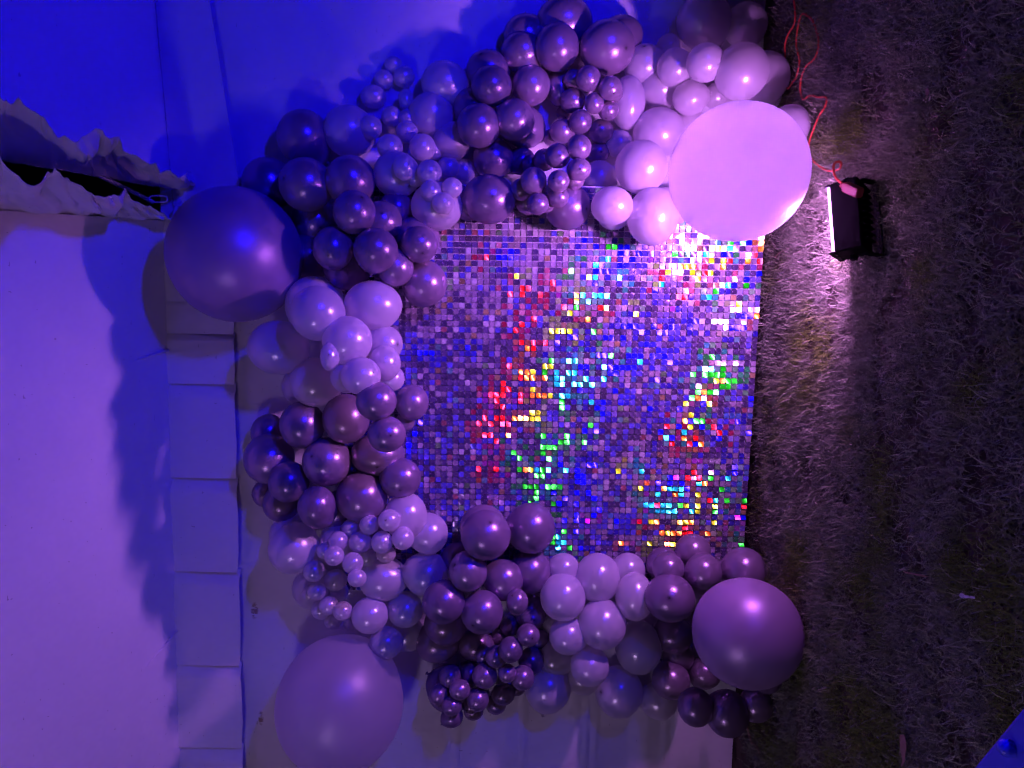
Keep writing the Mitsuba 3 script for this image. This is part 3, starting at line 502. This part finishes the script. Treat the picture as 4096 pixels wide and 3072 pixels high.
# ------------------------------------------------------------------ floodlights
def floodlight(loc, yaw, elev, size, power, label, lip, block_elev=None):
    L_, D_, Hh = size
    t = numbered('floodlight')
    n = np.array([-math.sin(yaw) * math.cos(elev), math.cos(yaw) * math.cos(elev), math.sin(elev)]); x = np.array([math.cos(yaw), math.sin(yaw), 0]); s = np.cross(n, x)
    Rm = np.stack([x, s, n], 1)                                                   # s points up and back from the beam
    def place(m, c=(0, 0, 0)):
        m = m.copy(); m.vertices = (m.vertices + np.asarray(c)) @ Rm.T + loc; return m
    put(t + '__housing', place(rbox([L_, Hh, D_], .006), (0, 0, -D_ / 2 - .001)), 'mat_black', smooth=40)
    fr = trimesh.util.concatenate([place(box([L_, .006, lip], (0, Hh / 2 - .003, lip / 2)))] + [place(box([.006, Hh - .012, lip], (q * (L_ / 2 - .003), 0, lip / 2))) for q in (-1, 1)])
    put(t + '__bezel', fr, 'mat_black')
    put(t + '__diffuser', place(box([L_ - .016, Hh - .008, .0075], (0, 0, .0047))), 'mat_black', emitter={'type': 'area', 'radiance': {'type': 'rgb', 'value': [float(q) for q in np.minimum(power / power.max() * .6, .6)]}})
    lens = place(sheet(lambda a, b: np.stack([(a - .5) * (L_ - .02), (b - .5) * (Hh - .012), a * 0 + .0093], 1), 2, 2))
    put(t + '__lens', lens, 'mat_black', emitter={'type': 'area', 'radiance': {'type': 'rgb', 'value': [float(q) for q in power]}})
    if block_elev:
        e2 = math.radians(block_elev); dn = np.array([-math.sin(yaw) * math.cos(e2), math.cos(yaw) * math.cos(e2), math.sin(e2)])
        put(t + '__barn_door', box([L_ + .24, .40, .003], loc + s * (Hh / 2 + .004) + dn * .20, np.stack([x, dn, np.cross(x, dn)], 1)), 'mat_black')  # plate added to keep the blue beam off low things
    for q in (-1, 1):
        arm = [loc + x * q * (L_ / 2 + .006) - n * D_ * .5, loc + x * q * (L_ / 2 + .006) - n * D_ * .5 + np.array([0, -.035, -.03]), np.array([*(loc + x * q * (L_ / 2 + .006) + np.array([0, -.05, 0]))[:2], .006])]
        b = []
        for p0, p1 in zip(arm[:-1], arm[1:]):
            dd = p1 - p0; ln = np.linalg.norm(dd); dd /= ln; yy = np.cross(dd, x)
            b.append(box([.004, .022, ln + .01], (p0 + p1) / 2, np.stack([x, yy, dd], 1)))
        put(t + '__bracket_arm', trimesh.util.concatenate(b), 'mat_black')
        put(t + '__knob', place(trimesh.creation.cylinder(.012, .012, sections=12, transform=trimesh.transformations.rotation_matrix(math.pi / 2, [0, 1, 0])), (q * (L_ / 2 + .014), 0, -D_ * .5)), 'mat_black', smooth=40)
    bar = box([L_ + .02, .03, .004], (loc + np.array([0, -.05, 0])) * [1, 1, 0] + [0, 0, .014], np.stack([x, [-x[1], x[0], 0], [0, 0, 1]], 1))
    put(t + '__base_bar', bar, 'mat_black')
    fins = []
    for q in range(9): fins.append(place(box([.003, Hh * .7, .016], ((q - 4) * L_ / 11, 0, -D_ - .008))))
    put(t + '__heat_sink', trimesh.util.concatenate(fins), 'mat_black')
    tag(t, label, 'floodlight')
    return t
LOC = np.array([.540, 2.306, .122])
floodlight(LOC, math.radians(11), math.radians(45), (.235, .085, .095), PINK, 'black LED floodlight lying on the lawn, shining pinkish white up the balloons', .016)
floodlight(BLAMP, math.radians(10), math.radians(50), (.30, .09, .14), BLUE, 'blue LED floodlight standing on the lawn outside the picture, right of the viewer', .02, 16)

# added lantern, unseen: lilac fill for the shadows and soft spots on the balloons
LAN = np.array([-2.9, .2, 2.25])
lan = trimesh.creation.icosphere(3, .28); lan.vertices *= [1, 1, .9]; lan.apply_translation(LAN)
put('paper_lantern__shade', lan, 'mat_paper', smooth=True, emitter={'type': 'area', 'radiance': {'type': 'rgb', 'value': [float(q) for q in LANTERN]}})
put('paper_lantern__hanging_wire', tube([LAN + [0, 0, .24], LAN + [0, 0, 1.0], LAN + [0, 0, 2.05]], .003, 5, 1), 'mat_black')
tag('paper_lantern', 'added lantern outside the picture, filling the shadows with dim lilac light', 'lantern')

# extension cord
Z3 = lambda x, y: (2600 + x / 1.58, y / 1.58)
cp = [(905, -60), (908, 0), (917, 70), (913, 145), (890, 190), (862, 245), (852, 300), (853, 360), (845, 440), (850, 510), (872, 558), (895, 530), (922, 490), (940, 430), (945, 385), (933, 330), (924, 270), (930, 200), (940, 140),
      (957, 95), (982, 92), (1012, 112), (1045, 170), (1062, 240), (1065, 300), (1050, 350), (1020, 390), (980, 430), (957, 490), (950, 540), (956, 600), (972, 630), (995, 612), (1035, 606), (1082, 614), (1116, 634), (1113, 655),
      (1080, 712), (1040, 800), (1012, 880), (1000, 940), (1014, 992), (1048, 1032), (1098, 1068), (1150, 1080), (1192, 1070), (1206, 1045), (1192, 1022), (1170, 1030), (1160, 1062), (1165, 1100), (1190, 1140), (1232, 1178)]
cz = np.full(len(cp), .022); cz[-9:] = [.03, .05, .075, .10, .115, .125, .13, .135, .14]
pts = [ground_at(*Z3(a, b), z) for (a, b), z in zip(cp, cz)]
k = put('extension_cord', tube(pts, .0042, 8, 5), 'mat_cord', smooth=True)
tag(k, 'orange red extension cord looping over the lawn to the floodlight', 'cord')
q0, q1 = ground_at(*Z3(1232, 1178), .14), ground_at(*Z3(1330, 1222), .125)
dd = (q1 - q0) / np.linalg.norm(q1 - q0); sx_ = np.cross(dd, [0, 0, 1]); sx_ /= np.linalg.norm(sx_)
pl = rbox([.032, .026, np.linalg.norm(q1 - q0)], .006); pl.vertices = pl.vertices @ np.stack([sx_, np.cross(dd, sx_), dd], 1).T + (q0 + q1) / 2
rg = [trimesh.creation.cylinder(.0105 - .001 * q, .004, sections=12) for q in range(3)]
for q, m in enumerate(rg): m.apply_translation([0, 0, -np.linalg.norm(q1 - q0) / 2 - .003 - .006 * q]); m.vertices = m.vertices @ np.stack([sx_, np.cross(dd, sx_), dd], 1).T + (q0 + q1) / 2
put('extension_cord__plug', trimesh.util.concatenate([pl] + rg), 'mat_plug', smooth=40)

# ------------------------------------------------------------------ grass
def blades(nb, xr, yr, seed, dens):
    g = np.random.default_rng(seed)
    x, y = g.uniform(*xr, nb), g.uniform(*yr, nb)
    d = np_fbm(np.stack([x * 5.5, y * 9, x * 0], -1), 3, 2)
    wl = (3.5 - x * math.tan(A)) - y                                             # metres in front of the wall
    keep = g.random(nb) < np.clip((d - .25) * 3.2, .18, 1) * np.clip((wl - .10) / .35, .03, 1) * dens
    x, y, d = x[keep], y[keep], d[keep]; n = len(x)
    clump = np_fbm(np.stack([x * 13, y * 13, x * 0 + 4], -1), 2, 6)
    L = g.uniform(.02, .055, n) * (.6 + .9 * clump); w = g.uniform(.0014, .003, n)
    ang = g.uniform(0, 2 * math.pi, n) + 3 * np_fbm(np.stack([x * 8, y * 8, x * 0 + 9], -1), 2, 8); lean = g.uniform(.35, 1.45, n)
    hd = np.stack([np.cos(ang), np.sin(ang), 0 * ang], 1); sd = np.stack([-np.sin(ang), np.cos(ang), 0 * ang], 1)
    up = np.array([0, 0, 1.0])
    base = np.stack([x, y, ground_h(x, y) - .002 + g.random(n) ** 2 * .014], 1)
    curv = g.normal(0, .35, n)
    def pt(t):
        l = lean * (.55 + .9 * t)
        return base + (L * t)[:, None] * (np.sin(l)[:, None] * hd + np.cos(l)[:, None] * up) + (curv * L * t * t)[:, None] * sd
    p0, p1, p2 = base, pt(.5), pt(1.0)
    v = np.stack([p0 - sd * (w * .5)[:, None], p0 + sd * (w * .5)[:, None], p1 - sd * (w * .48)[:, None], p1 + sd * (w * .48)[:, None], p2], 1).reshape(-1, 3)
    f = np.array([[0, 1, 3], [0, 3, 2], [2, 3, 4]])
    f = (f[None] + 5 * np.arange(n)[:, None, None]).reshape(-1, 3)
    green = np.clip((np_fbm(np.stack([x * 4.5, y * 4.5, x * 0 + 2], -1), 3, 11) - .47) * 5, 0, 1) * (g.random(n) < .8)
    dry = np.array([.34, .36, .235]) * (.25 + 1.3 * g.random((n, 1)) ** 1.6); gr = np.array([.18, .24, .05]) * g.uniform(.5, 1.3, (n, 1))
    c = dry * (1 - green[:, None]) + gr * green[:, None]
    return v, f, np.repeat(np.clip(c, .01, .8), 5, axis=0)
bl = [blades(270000, (-1.75, 1.75), (1.45, 3.5), 5, 1.0), blades(60000, (-3.2, -1.75), (.6, 3.5), 6, .6), blades(60000, (1.75, 3.2), (.6, 3.5), 7, .6), blades(70000, (-1.75, 1.75), (.3, 1.45), 8, .7)]
off, vs, fs, cs = 0, [], [], []
for v, f, c in bl: vs.append(v); fs.append(f + off); cs.append(c); off += len(v)
k = put('lawn_grass', mesh(np.vstack(vs), np.vstack(fs)), 'mat_grass', color=np.vstack(cs))
tag(k, 'matted dry and green lawn grass', 'grass', kind='stuff')

# ------------------------------------------------------------------ litter on the lawn, and the stool at the corner, blue light in its colour
def scrap(pts, z, bsdf, name, label, cat, thick=.0012, sub=2):
    from shapely.geometry import Polygon
    q = np.array([ground_at(a, b, z)[:2] for a, b in pts])
    m = trimesh.creation.extrude_polygon(Polygon(q), thick, engine='earcut')
    for _ in range(sub): m = m.subdivide()
    m.vertices[:, 2] += z + .004 * (np_fbm(m.vertices * [60, 60, 0], 2, 3) - .5)
    k = put(name, m, bsdf, smooth=30); tag(k, label, cat)
c7 = lambda x, y: (3600 + x / 5.53, 2200 + y / 5.53)
scrap([c7(*p) for p in ((1310, 1000), (1330, 965), (1400, 955), (1440, 1000), (1500, 1005), (1600, 1020), (1650, 1030), (1665, 1085), (1600, 1070), (1500, 1060), (1440, 1075), (1360, 1060))], .034, 'mat_paper', 'paper_scrap', 'small torn whitish scrap of paper on the dark grass at the right', 'paper')
scrap([c7(*p) for p in ((90, 480), (300, 510), (450, 540), (625, 588), (560, 596), (400, 570), (250, 535), (100, 500))], .036, 'mat_leaf', 'dry_stalk', 'thin pale dry stalk lying on the grass above the paper scrap', 'stalk')
c8 = lambda x, y: (2900 + x / 2.458, 2800 + y / 2.458)
scrap([c8(*p) for p in ((1720, 345), (1760, 340), (1780, 400), (1782, 480), (1770, 580), (1745, 655), (1735, 650), (1745, 590), (1730, 500), (1726, 400))], .032, 'mat_leaf', 'dry_leaf', 'long dry brown leaf on the grass at the bottom right', 'leaf')
scrap([Z3(1975 - 0, 0)] if False else [(3705, 355), (3712, 350), (3718, 362), (3716, 378), (3708, 384), (3703, 372)], .034, 'mat_leaf', 'dry_leaf', 'small roundish pale leaf on the grass at the top right', 'leaf')
k = put('root', tube([ground_at(*c8(a, b), .016) for a, b in ((195, 250), (235, 330), (255, 400), (300, 450), (335, 525))], np.linspace(.007, .003, 15), 6, 3), 'mat_leaf', smooth=True)
tag(k, 'bare woody root beside the lowest balloons at the bottom', 'root')
k = put('twig', tube([ground_at(a, b, .02) for a, b in ((3100, 1030), (3118, 1012), (3140, 1000), (3165, 985))], np.linspace(.003, .0015, 12), 5, 3), 'mat_leaf', smooth=True)
tag(k, 'thin forked twig on bare soil below the giant white balloon', 'twig')
hs = .46
a0, a1 = on_plane(3882, 3072, np.array([0, 0, hs]), np.array([0, 0, 1.])), on_plane(4096, 2808, np.array([0, 0, hs]), np.array([0, 0, 1.]))
ex = (a1 - a0) / np.linalg.norm(a1 - a0); ey = np.array([ex[1], -ex[0], 0]); ey = ey * np.sign(np.dot(ey, [-1, -1, 0]))
sc_ = (a0 + a1) / 2 - ex * .02 + ey * .2
Rs = np.stack([ex, ey, [0, 0, 1]], 1)
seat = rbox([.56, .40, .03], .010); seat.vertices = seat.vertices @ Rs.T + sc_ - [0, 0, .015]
put('stool__seat', seat, 'mat_stool_bluelit', smooth=40)
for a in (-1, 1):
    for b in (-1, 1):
        lg = box([.035, .035, hs - .03], sc_ + ex * a * .24 + ey * b * .165 - [0, 0, hs / 2 + .015], Rs); put('stool__leg', lg, 'mat_stool_bluelit')
st_ = on_plane(4045, 2993, np.array([0, 0, hs]), np.array([0, 0, 1.]))
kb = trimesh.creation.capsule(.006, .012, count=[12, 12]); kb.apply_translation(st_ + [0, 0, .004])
put('stool__stud', kb, 'mat_stool_bluelit', smooth=True)
tag('stool', 'plastic stool seat at the bottom right corner, blue light put into its colour', 'stool')
